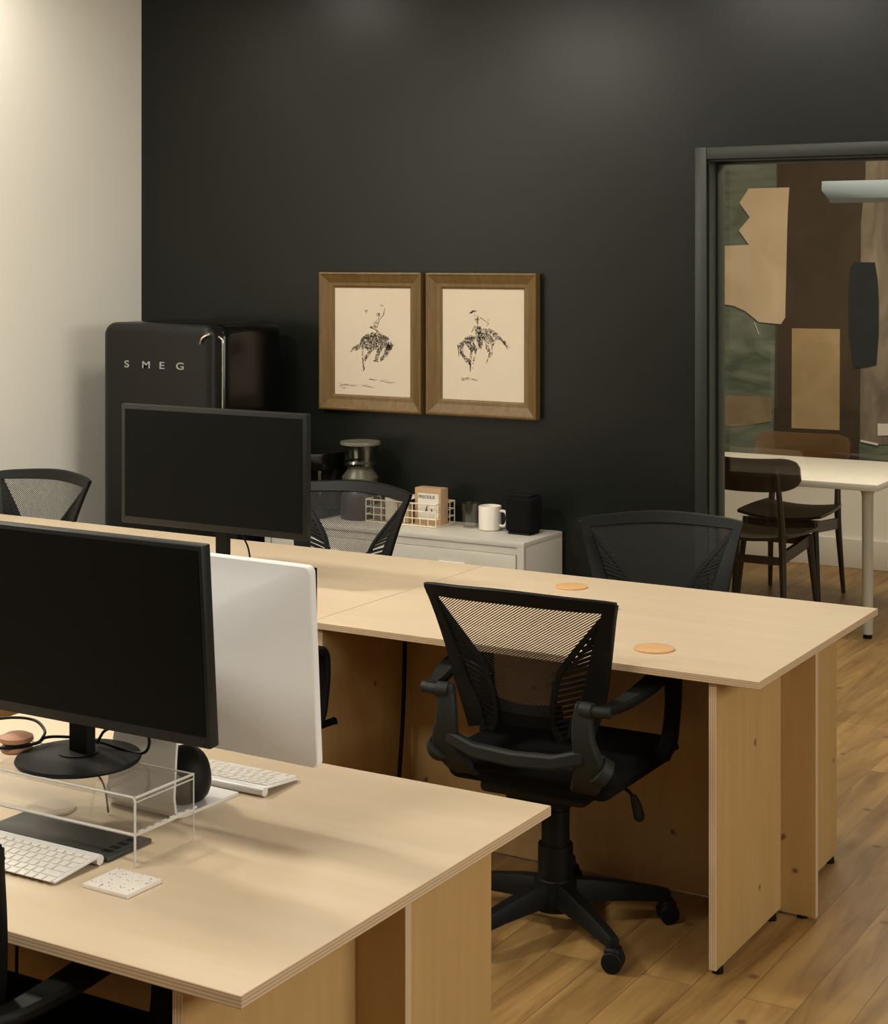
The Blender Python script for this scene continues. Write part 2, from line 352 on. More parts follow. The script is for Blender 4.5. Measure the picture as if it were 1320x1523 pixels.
# ---------------------------------------------------------------- plywood desks
def desk(x0, x1, y0, y1, label, ztop=.74, group='birch plywood desks', inl=.135, inr=.135):
    t = thing('plywood_desk', label, 'desk', ((x0 + x1) / 2, (y0 + y1) / 2, 0), group=group)
    hx = (x1 - x0) / 2; hy = (y1 - y0) / 2; th = .019
    m = MB(); m.box(-hx, hx, -hy, hy, ztop - th, ztop, bev=.0012, seg=1)
    for f in m.bm.faces:
        f.normal_update()
        f.material_index = 0 if abs(f.normal.z) > .8 else 1
    m.build('tabletop', [BIRCH, ply_edge('Z')], t, smooth=False)
    zb = .016; zt = ztop - th - .0005
    def panel(name, X0, X1, Y0, Y1, ax):
        p = MB(); p.box(X0, X1, Y0, Y1, zb if ax == 'X' else .007, zt, bev=.001, seg=1)
        for f in p.bm.faces:
            f.normal_update()
            n = f.normal; f.material_index = 0 if abs(n.x if ax == 'X' else n.y) > .8 else 1
        p.build(name, [BIRCHV[ax], ply_edge(ax)], t, smooth=False)
        return
    for xs in (hx - inr, -hx + inl - .019):
        panel('leg_panel', xs, xs + .019, -hy + .015, -.0105, 'X')
        panel('leg_panel', xs, xs + .019, .0105, hy - .02, 'X')
        for yy in (-hy + .05, -.06, .06, hy - .06):
            MB().cyl((xs + .0095, yy, zb / 2), .014, zb, seg=16).build('foot', BLACKP, t)
    panel('spine_panel', -hx + .02, hx - .02, -.0095, .0095, 'Y')
    MB().cyl((hx - .06, 0, .0035), .014, .007, seg=16).build('foot', BLACKP, t)
    return t
desk(-2.719, -1.41, 3.853, 4.836, 'birch plywood desk with two wood coasters and an empty top, task chair tucked in', inl=.028)
desk(-4.03, -2.721, 3.853, 4.836, 'birch plywood desk carrying the smaller black monitor, left of the chair', inr=.028, inl=.028)
desk(-5.15, -4.032, 3.853, 4.836, 'birch plywood desk end by the white wall, behind the large black monitor', inr=.028, inl=.028)
desk(-2.735, -1.425, 1.853, 2.79, 'nearest birch plywood desk with white keyboards and acrylic riser')

# ---------------------------------------------------------------- task chair
def yb(z):   # back surface depth
    t = (z - .53) / .42
    return -.180 - .03 * t - .095 * t * t
def S(x, z, d=0): return Vector((x, yb(z) + .92 * x * x + d, z))
def surf_bar(m, pts, th=.016, n=6, d=0):
    P = []
    for i in range(len(pts) - 1):
        a = pts[max(0, i - 1)]; b = pts[i]; c = pts[i + 1]; e = pts[min(len(pts) - 1, i + 2)]
        for k in range(n):
            t = k / n; P.append([0.5 * ((2 * b[q]) + (-a[q] + c[q]) * t + (2 * a[q] - 5 * b[q] + 4 * c[q] - e[q]) * t * t + (-a[q] + 3 * b[q] - 3 * c[q] + e[q]) * t ** 3) for q in range(3)])
    P.append(list(pts[-1])); secs = []
    for i, (x, z, w) in enumerate(P):
        q0 = P[max(0, i - 1)]; q1 = P[min(len(P) - 1, i + 1)]
        tx, tz = q1[0] - q0[0], q1[1] - q0[1]; l = math.hypot(tx, tz) or 1; nx, nz = -tz / l, tx / l
        c = [S(x + nx * w / 2 * u, z + nz * w / 2 * u, d + v * th / 2) for u, v in ((-1, -.6), (-.85, -1), (.85, -1), (1, -.6), (1, .6), (.85, 1), (-.85, 1), (-1, .6))]
        secs.append(c)
    m.sweep(secs)
def make_chair(label, loc, rz):
    t = thing('task_chair', label, 'chair', loc, rz, 'black mesh task chairs')
    # outer back frame
    m = MB(); ZT = .908
    surf_bar(m, [(-.265, ZT - .006, .03), (-.2, ZT - .001, .036), (0, ZT + .008, .040), (.2, ZT - .001, .036), (.265, ZT - .006, .03)], .020)
    for s in (-1, 1):
        surf_bar(m, [(s * .257, ZT + .004, .028), (s * .243, .87, .032), (s * .222, .80, .042), (s * .203, .73, .050), (s * .185, .66, .055), (s * .160, .60, .065), (s * .145, .55, .06)], .020)
        # inner bar
        surf_bar(m, [(s * .228, .872, .009), (s * .190, .825, .012), (s * .148, .775, .014), (s * .108, .72, .014), (s * .085, .65, .014), (s * .082, .58, .014), (s * .10, .545, .018)], .014)
        # slats
        for k in range(9):
            zo = .848 - k * .0155
            xi = .212 - (.848 - zo) * .86
            xo = .222 - (.848 - zo) * .22
            surf_bar(m, [(s * (xi), zo - .012, .0085), (s * (xo + .004), zo + .012 + .1 * (.848 - zo), .0085)], .010, n=2)
        for k in range(11):
            zo = .705 - k * .0145
            surf_bar(m, [(s * .086, zo - .012, .009), (s * .175, zo + .016, .009)], .010, n=2)
    m.build('back_frame', BLACKP, t)
    # mesh sheet
    m = MB(); rows = []
    for j in range(15):
        z = .60 + (ZT - .60) * j / 14; w = .08 + (.245 - .08) * min(1, max(0, (z - .66) / .23)) ** 1.1
        rows.append([m.bm.verts.new(S(-w + 2 * w * i / 16, z, .004)) for i in range(17)])
    for a, b in zip(rows, rows[1:]):
        for i in range(16): m.bm.faces.new((a[i], a[i + 1], b[i + 1], b[i]))
    m.build('back_mesh', NET, t)
    # lower lumbar infill
    m = MB()
    surf_bar(m, [(-.10, .60, .07), (0, .595, .06), (.10, .60, .07)], .006, d=.012)
    m.build('lumbar_panel', BLACKF, t)
    # U bracket
    m = MB()
    for s in (-1, 1):
        pts = [(s * .198, -.240, .665), (s * .190, -.245, .62), (s * .192, -.243, .57), (s * .200, -.23, .515), (s * .178, -.20, .455), (s * .13, -.13, .415), (s * .05, -.03, .40)]
        ws = [.05, .052, .06, .078, .075, .06, .05]; secs = []
        Q = []; WS = []
        for i in range(len(pts) - 1):
            a, b, c, e = [Vector(pts[max(0, min(len(pts) - 1, i + q))]) for q in (-1, 0, 1, 2)]
            for k in range(4):
                tt = k / 4; Q.append(0.5 * ((2 * b) + (-a + c) * tt + (2 * a - 5 * b + 4 * c - e) * tt * tt + (-a + 3 * b - 3 * c + e) * tt ** 3)); WS.append(ws[i] * (1 - tt) + ws[i + 1] * tt)
        Q.append(Vector(pts[-1])); WS.append(ws[-1]); pts = Q; ws = WS
        for i, p in enumerate(pts):
            q0 = Vector(pts[max(0, i - 1)]); q1 = Vector(pts[min(len(pts) - 1, i + 1)]); tn = (q1 - q0).normalized()
            side = Vector((1, 0, 0))
            nr = tn.cross(side).normalized(); side = nr.cross(tn).normalized(); w = ws[i]
            secs.append([Vector(p) + side * (w / 2 * u) + nr * (.013 * v) for u, v in ((-1, -.5), (-.8, -1), (.8, -1), (1, -.5), (1, .5), (.8, 1), (-.8, 1), (-1, .5))])
        m.sweep(secs)
        m.tube([(s * .216, -.220, .505), (s * .234, -.205, .49)], .036, seg=16)
    pts = [(-.19, -.238, .535), (-.11, -.248, .512), (0, -.252, .507), (.11, -.248, .512), (.19, -.238, .535)]
    m.sweep([[Vector(p) + Vector((0, dy, dz)) for dy, dz in ((-.008, -.018), (-.013, -.012), (-.013, .012), (-.008, .018), (.008, .018), (.013, .012), (.013, -.012), (.008, -.018))] for p in pts])
    m.build('back_bracket', GREYP, t)
    # seat
    m = MB(); m.box(-.25, .25, -.20, .27, .405, .487, bev=.034, seg=5)
    for v in m.bm.verts:
        if v.co.z < .44: v.co.x *= .93; v.co.y = v.co.y * .93
        if v.co.y > .2: v.co.z -= .02 * (v.co.y - .2) / .07
        if v.co.z > .46: v.co.z -= .012 * (1 - (v.co.x / .25) ** 2)
    m.build('seat', BLACKF, t)
    m = MB(); m.box(-.15, .15, -.15, .16, .372, .41, bev=.015); m.box(-.09, .09, -.12, .12, .35, .38, bev=.012); m.cyl((0, 0, .36), .04, .05, seg=24)
    m.build('seat_mechanism', BLACKP, t)
    # armrests
    for s in (-1, 1):
        m = MB()
        path = [(s * .240, -.245, .655), (s * .258, -.17, .655), (s * .276, -.06, .672), (s * .276, .06, .685), (s * .276, .12, .672), (s * .276, .135, .62), (s * .272, .135, .55), (s * .266, .125, .49), (s * .25, .10, .452)]
        ws = [.034, .044, .062, .062, .052, .045, .042, .046, .055]; secs = []
        n = 4; PP = []
        for i in range(len(path) - 1):
            a, b, c, e = [Vector(path[max(0, min(len(path) - 1, i + q))]) for q in (-1, 0, 1, 2)]
            for k in range(n):
                tt = k / n; PP.append((0.5 * ((2 * b) + (-a + c) * tt + (2 * a - 5 * b + 4 * c - e) * tt * tt + (-a + 3 * b - 3 * c + e) * tt ** 3), ws[i] * (1 - tt) + ws[i + 1] * tt))
        PP.append((Vector(path[-1]), ws[-1]))
        for i, (p, w) in enumerate(PP):
            tn = (PP[min(len(PP) - 1, i + 1)][0] - PP[max(0, i - 1)][0]).normalized(); side = Vector((1, 0, 0)); nr = tn.cross(side).normalized()
            secs.append([p + side * (w / 2 * u) + nr * (.012 * v) for u, v in ((-1, -.4), (-.75, -1), (.75, -1), (1, -.4), (1, .4), (.75, 1), (-.75, 1), (-1, .4))])
        m.sweep(secs); a = m.build('armrest', BLACKP, t)
        m = MB(); m.tube([(s * .172, -.240, .652), (s * .225, -.247, .652), (s * .262, -.240, .652)], .014, seg=14)
        m.tube([(s * .186, -.241, .652), (s * .218, -.245, .652)], .020, seg=14); m.build('arm_pivot', GREYP, a)
    # lever
    m = MB(); m.tube([(.06, .02, .39), (.17, .03, .385), (.20, .032, .37), (.215, .033, .345)], .0045, smooth=4)
    h = m.build('height_lever', BLACKP, t)
    MB().tube([(.205, .033, .368), (.214, .033, .345), (.222, .033, .315), (.224, .033, .305)], .012, radii=[.008, .013, .015, .008], seg=14, smooth=3).build('lever_grip', GREYP, h)
    # column
    m = MB(); m.lathe([(0, .395), (.031, .395), (.031, .31), (.037, .31), (.037, .22), (.046, .22), (.046, .13), (.056, .13), (.058, .055), (0, .055)], 28)
    m.build('gas_column', BLACKP, t)
    # base
    m = MB(); base_ang = [R(-36.5 + 72 * k) for k in range(5)]
    m.lathe([(0, .135), (.045, .135), (.055, .12), (.06, .07), (0, .06)], 28)
    for a in base_ang:
        c, s_ = math.cos(a), math.sin(a); secs = []
        for r, w, zc, h in ((.03, .055, .10, .03), (.10, .05, .098, .026), (.2, .042, .088, .02), (.27, .036, .078, .016), (.305, .032, .072, .013)):
            secs.append([(c * r - s_ * w / 2 * u, s_ * r + c * w / 2 * u, zc + h * v) for u, v in ((-1, -1), (-.9, .4), (-.6, 1), (.6, 1), (.9, .4), (1, -1))])
        m.sweep(secs)
    m.build('star_base', BLACKP, t)
    for k, a in enumerate(base_ang):
        c, s_ = math.cos(a), math.sin(a); x, y = .30 * c, .30 * s_
        ra = R(100 + 31 * k); dx, dy = math.cos(ra), math.sin(ra)
        m = MB()
        for q in (-1, 1):
            w = MB(); w.cyl((0, 0, 0), .0265, .020, axis='X', seg=24, bev=.004)
            w.xf(Matrix.Translation((x + dx * .014 * q, y + dy * .014 * q, .0265)) @ Matrix.Rotation(ra, 4, 'Z'))
            me = bpy.data.meshes.new('tmp'); w.bm.to_mesh(me); w.bm.free(); m.bm.from_mesh(me); bpy.data.meshes.remove(me)
        w = MB(); w.box(-.022, .022, -.02, .02, .028, .062, bev=.01, seg=3)
        w.xf(Matrix.Translation((x, y, 0)) @ Matrix.Rotation(ra, 4, 'Z')); me = bpy.data.meshes.new('tmp'); w.bm.to_mesh(me); w.bm.free(); m.bm.from_mesh(me); bpy.data.meshes.remove(me)
        m.cyl((x, y, .066), .008, .02, seg=12)
        m.build('caster', BLACKP, t)
    return t
chair = make_chair('black mesh task chair pushed under the plywood desk with two wood coasters', (-2.005, 3.95, 0), R(1.5))
dup(chair, (-2.05, 1.97, 0), R(0), 'black mesh task chair at the nearest desk, cut off by the left photo edge')
dup(chair, (-3.43, 4.87, 0), R(175), 'black mesh task chair behind the desk, in front of the white cabinet')
c4 = dup(chair, (-4.765, 4.68, 0), R(176), 'black mesh task chair in front of the white wall beside the refrigerator')
c5 = dup(chair, (-2.15, 4.98, 0), R(204), 'black mesh task chair against the dark wall beside the meeting room opening')

c6 = dup(chair, (-2.935, 3.69, 0), R(0), 'black mesh task chair mostly hidden behind the silver computer')
c4.scale.z = .975; c5.scale.z = .965
# ---------------------------------------------------------------- refrigerator
fr = thing('refrigerator', 'black retro refrigerator with rounded corners and chrome door handle in the corner', 'refrigerator', (-4.685, 5.50, 0))
FW, FD, FH = .61, .50, 1.475
m = MB(); m.box(-FW / 2, FW / 2, .07, .07 + FD - .06, .03, FH, bev=.055, seg=6); m.build('body', GLOSSB, fr)
m = MB(); m.box(-FW / 2, FW / 2, 0, .075, .08, FH, bev=.0, seg=1)
ve = [e for e in m.bm.edges if abs((e.verts[0].co - e.verts[1].co).normalized().y) > .9]
bmesh.ops.bevel(m.bm, geom=ve, offset=.055, segments=8, profile=.5, affect='EDGES')
fe = [e for e in m.bm.edges if all(v.co.y < .001 for v in e.verts)]
bmesh.ops.bevel(m.bm, geom=fe, offset=.045, segments=6, profile=.5, affect='EDGES')
door = m.build('door', SATB, fr)
m = MB(); m.tube([(.300, .045, 1.425), (.315, .05, 1.415), (.320, .052, 1.39), (.320, .052, 1.2), (.320, .052, 1.0), (.320, .052, .86), (.300, .045, .83)], .0055, seg=14, smooth=4); m.build('door_handle', CHROME, door)
m = MB()
m.tube([(.245, -.002, 1.395), (.262, -.010, 1.422), (.292, .002, 1.438)], .0045, seg=10, smooth=4); m.build('hinge_cover', CHROME, door)
GREYL = plain('brushed_letter_metal', (0.35, 0.35, 0.33), 0.4, metal=.4)
for ch, x in zip('SMEG', (-.170, -.073, .022, .113)):
    text_mesh('logo_letter', ch, .042, GREYL, door, (x, -.0015, 1.285), sx=1.5, ext=.0015, bold=.0004)
m = MB()
for x in (-.24, .24):
    for y in (.1, .45): m.cyl((x, y, .018), .025, .036, seg=16)
m.build('feet', BLACKP, fr)

# ---------------------------------------------------------------- white cabinet
cx0, cx1 = -4.30, -3.058; cy0, cy1 = 5.754, 6.085; CZ = .651
cb = thing('storage_cabinet', 'low white metal drawer cabinet against the dark wall', 'cabinet', ((cx0 + cx1) / 2, (cy0 + cy1) / 2, 0))
hw = (cx1 - cx0) / 2; hd = (cy1 - cy0) / 2
m = MB(); m.box(-hw, hw, -hd + .018, hd, .04, CZ - .02, bev=.002); m.box(-hw, hw, -hd, hd, CZ - .022, CZ, bev=.002)
m.box(-hw, -hw + .03, -hd, -hd + .02, .04, CZ - .02); m.box(hw - .03, hw, -hd, -hd + .02, .04, CZ - .02); m.box(-.012, .012, -hd, -hd + .02, .04, CZ - .02)
m.box(-hw + .05, hw - .05, -hd + .05, hd - .03, 0, .045)
m.build('cabinet_body', WHITEP, cb)
for k in range(3):
    z1 = CZ - .052 - k * .188; z0 = z1 - .178
    for X0, X1 in ((-hw + .036, -.018), (.018, hw - .036)):
        d = MB().box(X0, X1, -hd - .001, -hd + .02, z0, z1, bev=.0015).build('drawer', WHITEP, cb)
        xc = (X0 + X1) / 2
        m = MB(); m.box(xc - .06, xc + .06, -hd - .012, -hd - .001, z1 - .058, z1 - .048, bev=.003); m.build('drawer_handle', ALUS, d)
m = MB(); m.box(-hw + .03, hw - .03, -hd + .004, -hd + .012, CZ - .05, CZ - .023); m.build('top_rail', WHITEP, cb)

# objects on the cabinet
def cabloc(x, y): return (x, y, CZ)
# coffee grinder
g = thing('coffee_grinder', 'dark coffee grinder with a clear hopper on the white cabinet', 'coffee grinder', cabloc(-3.945, 5.95))
MB().lathe([(0, 0), (.078, 0), (.084, .01), (.082, .05), (.078, .10), (.070, .125), (.066, .13), (0, .13)], 36).build('base', plain('grinder_brown_black', (.035, .03, .024), .35), g)
MB().lathe([(0, .13), (.060, .13), (.074, .155), (.078, .175), (.060, .20), (.050, .215), (0, .215)], 36).build('grind_ring', plain('grinder_olive_metal', (.14, .135, .10), .3, metal=.5), g)
MB().lathe([(.050, .215), (.070, .225), (.072, .235), (.064, .245), (.070, .29), (.076, .31)], 36).build('hopper', SMOKE, g)
MB().lathe([(0, .312), (.084, .312), (.086, .318), (.084, .326), (0, .328)], 36).build('lid', plain('hopper_lid', (.16, .155, .12), .3), g)
MB().box(-.035, -.015, -.078, -.07, .142, .158, bev=.002).build('badge', CHROME, g)
# espresso / kettle machine left, half hidden by monitor
g = thing('coffee_maker', 'black coffee maker with shiny column beside the grinder on the cabinet', 'coffee maker', cabloc(-4.165, 5.94))
MB().box(-.10, .10, -.10, .10, 0, .035, bev=.01).build('base', BLACKP, g)
MB().box(-.10, .10, .0, .10, .035, .22, bev=.008).build('column', BLACKP, g)
MB().box(-.105, .105, -.10, .10, .20, .275, bev=.012).build('head', GLOSSB, g)
MB().cyl((.055, -.055, .15), .010, .11, seg=16).build('spout', CHROME, g)
MB().lathe([(0, .036), (.045, .036), (.05, .06), (.045, .10), (.035, .12), (.035, .125), (0, .125)], 28, c=(-.02, -.055, 0)).build('jug', CUPG, g)
# wire basket
bx0, bx1, by0, by1, bh = -.17, .17, -.075, .075, .095
g = thing('wire_basket', 'cream wire grid basket holding tea boxes and packets on the cabinet', 'basket', cabloc(-3.70, 5.955))
m = MB(); r = .0022
for z in (.004, .034, .064, bh):
    m.tube([(bx0, by0, z), (bx1, by0, z), (bx1, by1, z), (bx0, by1, z), (bx0, by0, z)], r * (1.5 if z in (.004, bh) else 1), seg=6)
nx = 9
for i in range(nx + 1):
    x = bx0 + (bx1 - bx0) * i / nx
    m.tube([(x, by0, bh), (x, by0, .004), (x, by1, .004), (x, by1, bh)], r, seg=6)
for j in range(1, 4):
    y = by0 + (by1 - by0) * j / 4
    m.tube([(bx0, y, bh), (bx0, y, .004), (bx1, y, .004), (bx1, y, bh)], r, seg=6)
m.build('wire_grid', CREAMW, g)
g = thing('tea_box', 'kraft box lettered PRECIOUS standing in the wire basket', 'box', (-3.59, 5.945, CZ + .006))
MB().box(-.062, .062, -.03, .03, 0, .150, bev=.002).build('carton', KRAFT, g)
MB().box(-.046, .052, -.0315, -.0302, .022, .128).build('label_panel', LABELW, g, smooth=False)
text_mesh('lettering', 'PRECIOUS', .0175, INK, g, (-.043, -.0318, .108), ext=.0004, sx=.98, bold=.0003)
m = MB()
m.prism([(-.014, .05), (.0, .052), (.006, .062), (.002, .075), (.012, .083), (-.002, .08), (-.008, .066)], lambda u, v, d: (u, d, v), -.0318, -.0324)
m.prism([(.018, .052), (.024, .054), (.022, .068), (.017, .064)], lambda u, v, d: (u, d, v), -.0318, -.0324)
m.build('emblem', INK, g, smooth=False)
for x, h, c, lab in ((-3.70, .085, (.50, .36, .22), 'tan packet inside the wire basket, left of the lettered box'), (-3.765, .105, (.72, .66, .56), 'cream packet with folded top at the middle of the wire basket'), (-3.825, .07, (.20, .16, .12), 'dark brown packet at the left end of the wire basket')):
    m = MB(); m.box(x + .028 - .056 + .0, x + .028 - .004, 5.905, 5.99, CZ + .007, CZ + h, bev=.006)
    tag(m.build('tea_packet', plain('packet_%d' % int(h * 1000), c, .7)), lab, 'packet', 'packets in the wire basket')
m = MB(); m.box(-3.765, -3.655, 5.89, 6.0, CZ + .1065, CZ + .1125, bev=.002)
tag(m.build('paper_packet', LABELW), 'flat white packet lying across the basket top beside the lettered box', 'packet')
# ribbed glass
m = MB(); m.lathe([(0, .004), (.030, .004), (.036, .10), (.039, .10), (.034, 0), (0, 0)], 36)
tag(m.build('drinking_glass', CUPG, loc=(-3.425, 5.985, CZ)), 'clear ribbed drinking glass between wire basket and mug', 'glass')
# mug
g = thing('mug', 'cream ceramic mug with round handle next to the black speaker', 'mug', cabloc(-3.325, 5.965))
MB().lathe([(0, 0), (.040, 0), (.046, .004), (.047, .095), (.045, .098), (.043, .095), (.042, .008), (0, .006)], 40).build('mug_body', CERAM, g)
MB().tube([(.040, 0, .078), (.066, 0, .080), (.078, 0, .062), (.076, 0, .035), (.062, 0, .020), (.042, 0, .022)], .0055, seg=12, smooth=4).build('mug_handle', CERAM, g)
# speaker
g = thing('smart_speaker', 'black cylindrical speaker at the right end of the white cabinet', 'speaker', cabloc(-3.165, 5.955))
m = MB(); m.box(-.062, .062, -.055, .055, .006, .155, bev=.024, seg=6); m.build('grille', BLACKF, g)
MB().box(-.05, .05, -.043, .043, 0, .008, bev=.003).build('base', BLACKP, g)
MB().box(-.05, .05, -.043, .043, .1535, .158, bev=.002).build('top_panel', BLACKP, g)

# ---------------------------------------------------------------- framed etchings
def inpoly(x, y, P):
    c = False; j = len(P) - 1
    for i in range(len(P)):
        if (P[i][1] > y) != (P[j][1] > y) and x < (P[j][0] - P[i][0]) * (y - P[i][1]) / (P[j][1] - P[i][1]) + P[i][0]: c = not c
        j = i
    return c
def etching(label, x0, x1, z0, z1, paper, polys, lines, faint):
    cx, cz = (x0 + x1) / 2, (z0 + z1) / 2; w = (x1 - x0) / 2; h = (z1 - z0) / 2; fw = .066
    t = thing('framed_etching', label, 'picture', (cx, YW - .002, cz), group='framed etchings on the dark wall')
    m = MB()
    prof = [(0, 0), (0, -.038), (.007, -.041), (.012, -.036), (.045, -.020), (.058, -.019), (fw, -.014), (fw, 0)]
    cor = [(-w, -h), (w, -h), (w, h), (-w, h)]
    for i in range(4):
        a = cor[i]; b = cor[(i + 1) % 4]; sa = (-1 if a[0] < 0 else 1, -1 if a[1] < 0 else 1); sb = (-1 if b[0] < 0 else 1, -1 if b[1] < 0 else 1)
        m.sweep([[(a[0] - sa[0] * u, d, a[1] - sa[1] * u) for u, d in prof], [(b[0] - sb[0] * u, d, b[1] - sb[1] * u) for u, d in prof]])
    m.build('picture_frame', FRAMEW, t, smooth=False)
    iw, ih = w - fw + .002, h - fw + .002
    pp = MB().box(-iw, iw, -.010, -.004, -ih, ih).build('print_paper', PAPER, t, smooth=False)
    px0, py0, px1, py1 = paper
    def P(u, v): return ((u - px0) / (px1 - px0) * 2 * iw - iw, ih - (v - py0) / (py1 - py0) * 2 * ih)
    def stroke(m, a, b, wd, d=-.0104):
        ax, az = P(*a); bx, bz = P(*b); dx, dz = bx - ax, bz - az; l = math.hypot(dx, dz) or 1; k = wd / (px1 - px0) * 2 * iw / 2
        nx_, nz_ = -dz / l * k, dx / l * k
        vs = [m.bm.verts.new((ax + nx_, d, az + nz_)), m.bm.verts.new((ax - nx_, d, az - nz_)), m.bm.verts.new((bx - nx_ * .4, d, bz - nz_ * .4)), m.bm.verts.new((bx + nx_ * .4, d, bz + nz_ * .4))]
        m.bm.faces.new(vs)
    m = MB()
    for poly, dens, ang in polys:
        xs = [p[0] for p in poly]; ys = [p[1] for p in poly]; A = (max(xs) - min(xs)) * (max(ys) - min(ys)); n = int(A * dens / 85)
        for _ in range(n):
            u, v = random.uniform(min(xs), max(xs)), random.uniform(min(ys), max(ys))
            if not inpoly(u, v, poly): continue
            a = ang + random.gauss(0, .5); L_ = random.uniform(10, 26)
            q = (u + L_ * math.cos(a), v + L_ * math.sin(a))
            if not inpoly(*q, poly): q = (u + 6 * math.cos(a), v + 6 * math.sin(a))
            stroke(m, (u, v), q, random.uniform(3, 7))
    for ln, wd in lines:
        for a, b in zip(ln, ln[1:]):
            for _ in range(3):
                j = lambda p: (p[0] + random.gauss(0, wd * .25), p[1] + random.gauss(0, wd * .25))
                stroke(m, j(a), j(b), wd * .6)
    m.build('ink_drawing', INK, pp, smooth=False)
    m = MB()
    for ln, wd in faint:
        for a, b in zip(ln, ln[1:]):
            for _ in range(10):
                tt = random.random() * .7; a2 = (a[0] + (b[0] - a[0]) * tt, a[1] + (b[1] - a[1]) * tt + random.gauss(0, wd)); b2 = (a2[0] + (b[0] - a[0]) * .25, a2[1] + random.gauss(0, 3))
                stroke(m, a2, b2, 5, d=-.0103)
    m.build('pale_shading', INKL, pp, smooth=False)
etching('left of the two framed etchings, rider on a horse raising an arm', -4.235, -3.713, 1.093, 1.69, (118, 95, 935, 1340),
    [([(385, 760), (400, 690), (450, 640), (520, 610), (600, 610), (680, 650), (725, 700), (745, 760), (720, 810), (690, 800), (650, 770), (610, 850), (560, 800), (500, 840), (440, 790), (400, 790)], 1.5, 1.2),
     ([(690, 730), (748, 750), (735, 800), (690, 870), (640, 930), (612, 945), (612, 900), (650, 850), (660, 800)], 1.5, 2.2),
     ([(400, 750), (350, 755), (310, 790), (290, 850), (330, 820), (350, 830), (400, 800)], 1.0, 2.6),
     ([(570, 385), (605, 385), (612, 425), (590, 440), (565, 415)], 1.4, 1), ([(440, 355), (485, 352), (465, 390), (442, 395)], .8, .4),
     ([(535, 480), (575, 450), (590, 500), (570, 570), (520, 570), (505, 545)], .5, 1.3), ([(410, 790), (440, 790), (430, 900), (445, 1000), (430, 1060), (415, 950)], 1.2, 1.5),
     ([(490, 820), (530, 820), (480, 900), (450, 960), (440, 900)], 1.3, 2.0), ([(575, 800), (615, 820), (595, 900), (585, 945), (540, 950), (560, 880)], .9, 1.6)],
    [([(600, 470), (645, 410), (658, 330)], 7), ([(500, 550), (560, 580), (590, 600)], 12), ([(580, 600), (535, 660), (520, 740)], 9), ([(430, 1000), (445, 1030), (428, 1060)], 12),
     ([(590, 440), (598, 480), (575, 560)], 8), ([(540, 935), (590, 945)], 14), ([(745, 750), (752, 735)], 6)],
    [([(470, 1150), (600, 1165), (790, 1180)], 8), ([(180, 1230), (400, 1225), (560, 1255)], 6), ([(600, 300), (650, 310)], 4), ([(150, 1240), (260, 1250)], 20)])
etching('right of the two framed etchings, hatted rider on a horse facing left', -3.688, -3.166, 1.095, 1.69, (115, 115, 950, 1335),
    [([(320, 700), (350, 650), (410, 620), (470, 640), (440, 700), (480, 780), (430, 800), (400, 790), (350, 710)], 1.6, 1.2),
     ([(470, 600), (520, 545), (600, 545), (660, 580), (720, 640), (765, 690), (775, 750), (740, 700), (690, 665), (640, 690), (600, 720), (540, 690), (520, 780), (480, 770)], .9, 1.0),
     ([(275, 735), (320, 690), (355, 710), (325, 780), (350, 850), (400, 880), (405, 955), (370, 930), (300, 840)], 1.4, 1.9),
     ([(400, 770), (435, 790), (415, 900), (412, 1030), (398, 1020), (398, 880)], 1.3, 1.6), ([(450, 780), (480, 770), (450, 880), (435, 990), (425, 980), (435, 860)], 1.1, 1.6),
     ([(560, 690), (600, 740), (610, 830), (570, 930), (555, 930), (590, 840), (560, 760)], 1.2, 1.5), ([(620, 700), (660, 690), (625, 760), (640, 815), (600, 860), (615, 800)], 1.3, 1.5),
     ([(388, 390), (425, 355), (468, 352), (462, 378), (430, 380), (395, 400)], 2.0, -.3), ([(445, 520), (510, 520), (535, 650), (520, 770), (480, 740), (460, 640)], 1.1, 1.5),
     ([(440, 395), (480, 395), (505, 440), (480, 510), (450, 500)], .35, 1.4), ([(700, 640), (760, 680), (790, 780), (770, 750), (720, 690)], 1.3, 1.0)],
    [([(505, 430), (590, 490), (570, 525)], 6), ([(480, 420), (475, 520)], 8), ([(420, 590), (450, 520)], 10), ([(770, 720), (800, 750)], 4), ([(275, 735), (290, 860)], 8), ([(400, 900), (405, 1020)], 8)],
    [([(290, 1110), (400, 1108), (490, 1112)], 6), ([(300, 1095), (420, 1095)], 5), ([(580, 450), (600, 470)], 4)])

# ---------------------------------------------------------------- meeting room
AY = 9.352
art = thing('collage_artwork', 'large abstract fabric collage in green, brown and cream on meeting room wall', 'artwork', (-2.9, AY, 1.5))
def AF(u, v, d): return (u, d, v)   # collage laid out in metres on the wall
def patch(name, poly, mat, d0=-.040, d1=-.043):
    m = MB(); m.prism(poly, AF, d0, d1); return m.build(name, mat, art, smooth=False)
m = MB(); m.prism([(-1.045, 1.141), (0.936, 1.052), (0.936, -0.901), (-1.045, -1.031)], AF, -.0, -.038); m.build('canvas', paintmat('green_grey_paint', (.075, .095, .065), (.17, .19, .14), 4, (1, 1, 3)), art, smooth=False)
patch('brown_field', [(-0.4, 1.113), (0.122, 1.089), (0.114, 0.694), (0.089, 0.447), (0.087, -0.171), (0.077, -0.877), (-0.103, -0.9), (-0.419, -0.786), (-0.405, 0.071)], paintmat('dark_umber_paint', (.040, .024, .010), (.060, .037, .017), 3, bump=.1))
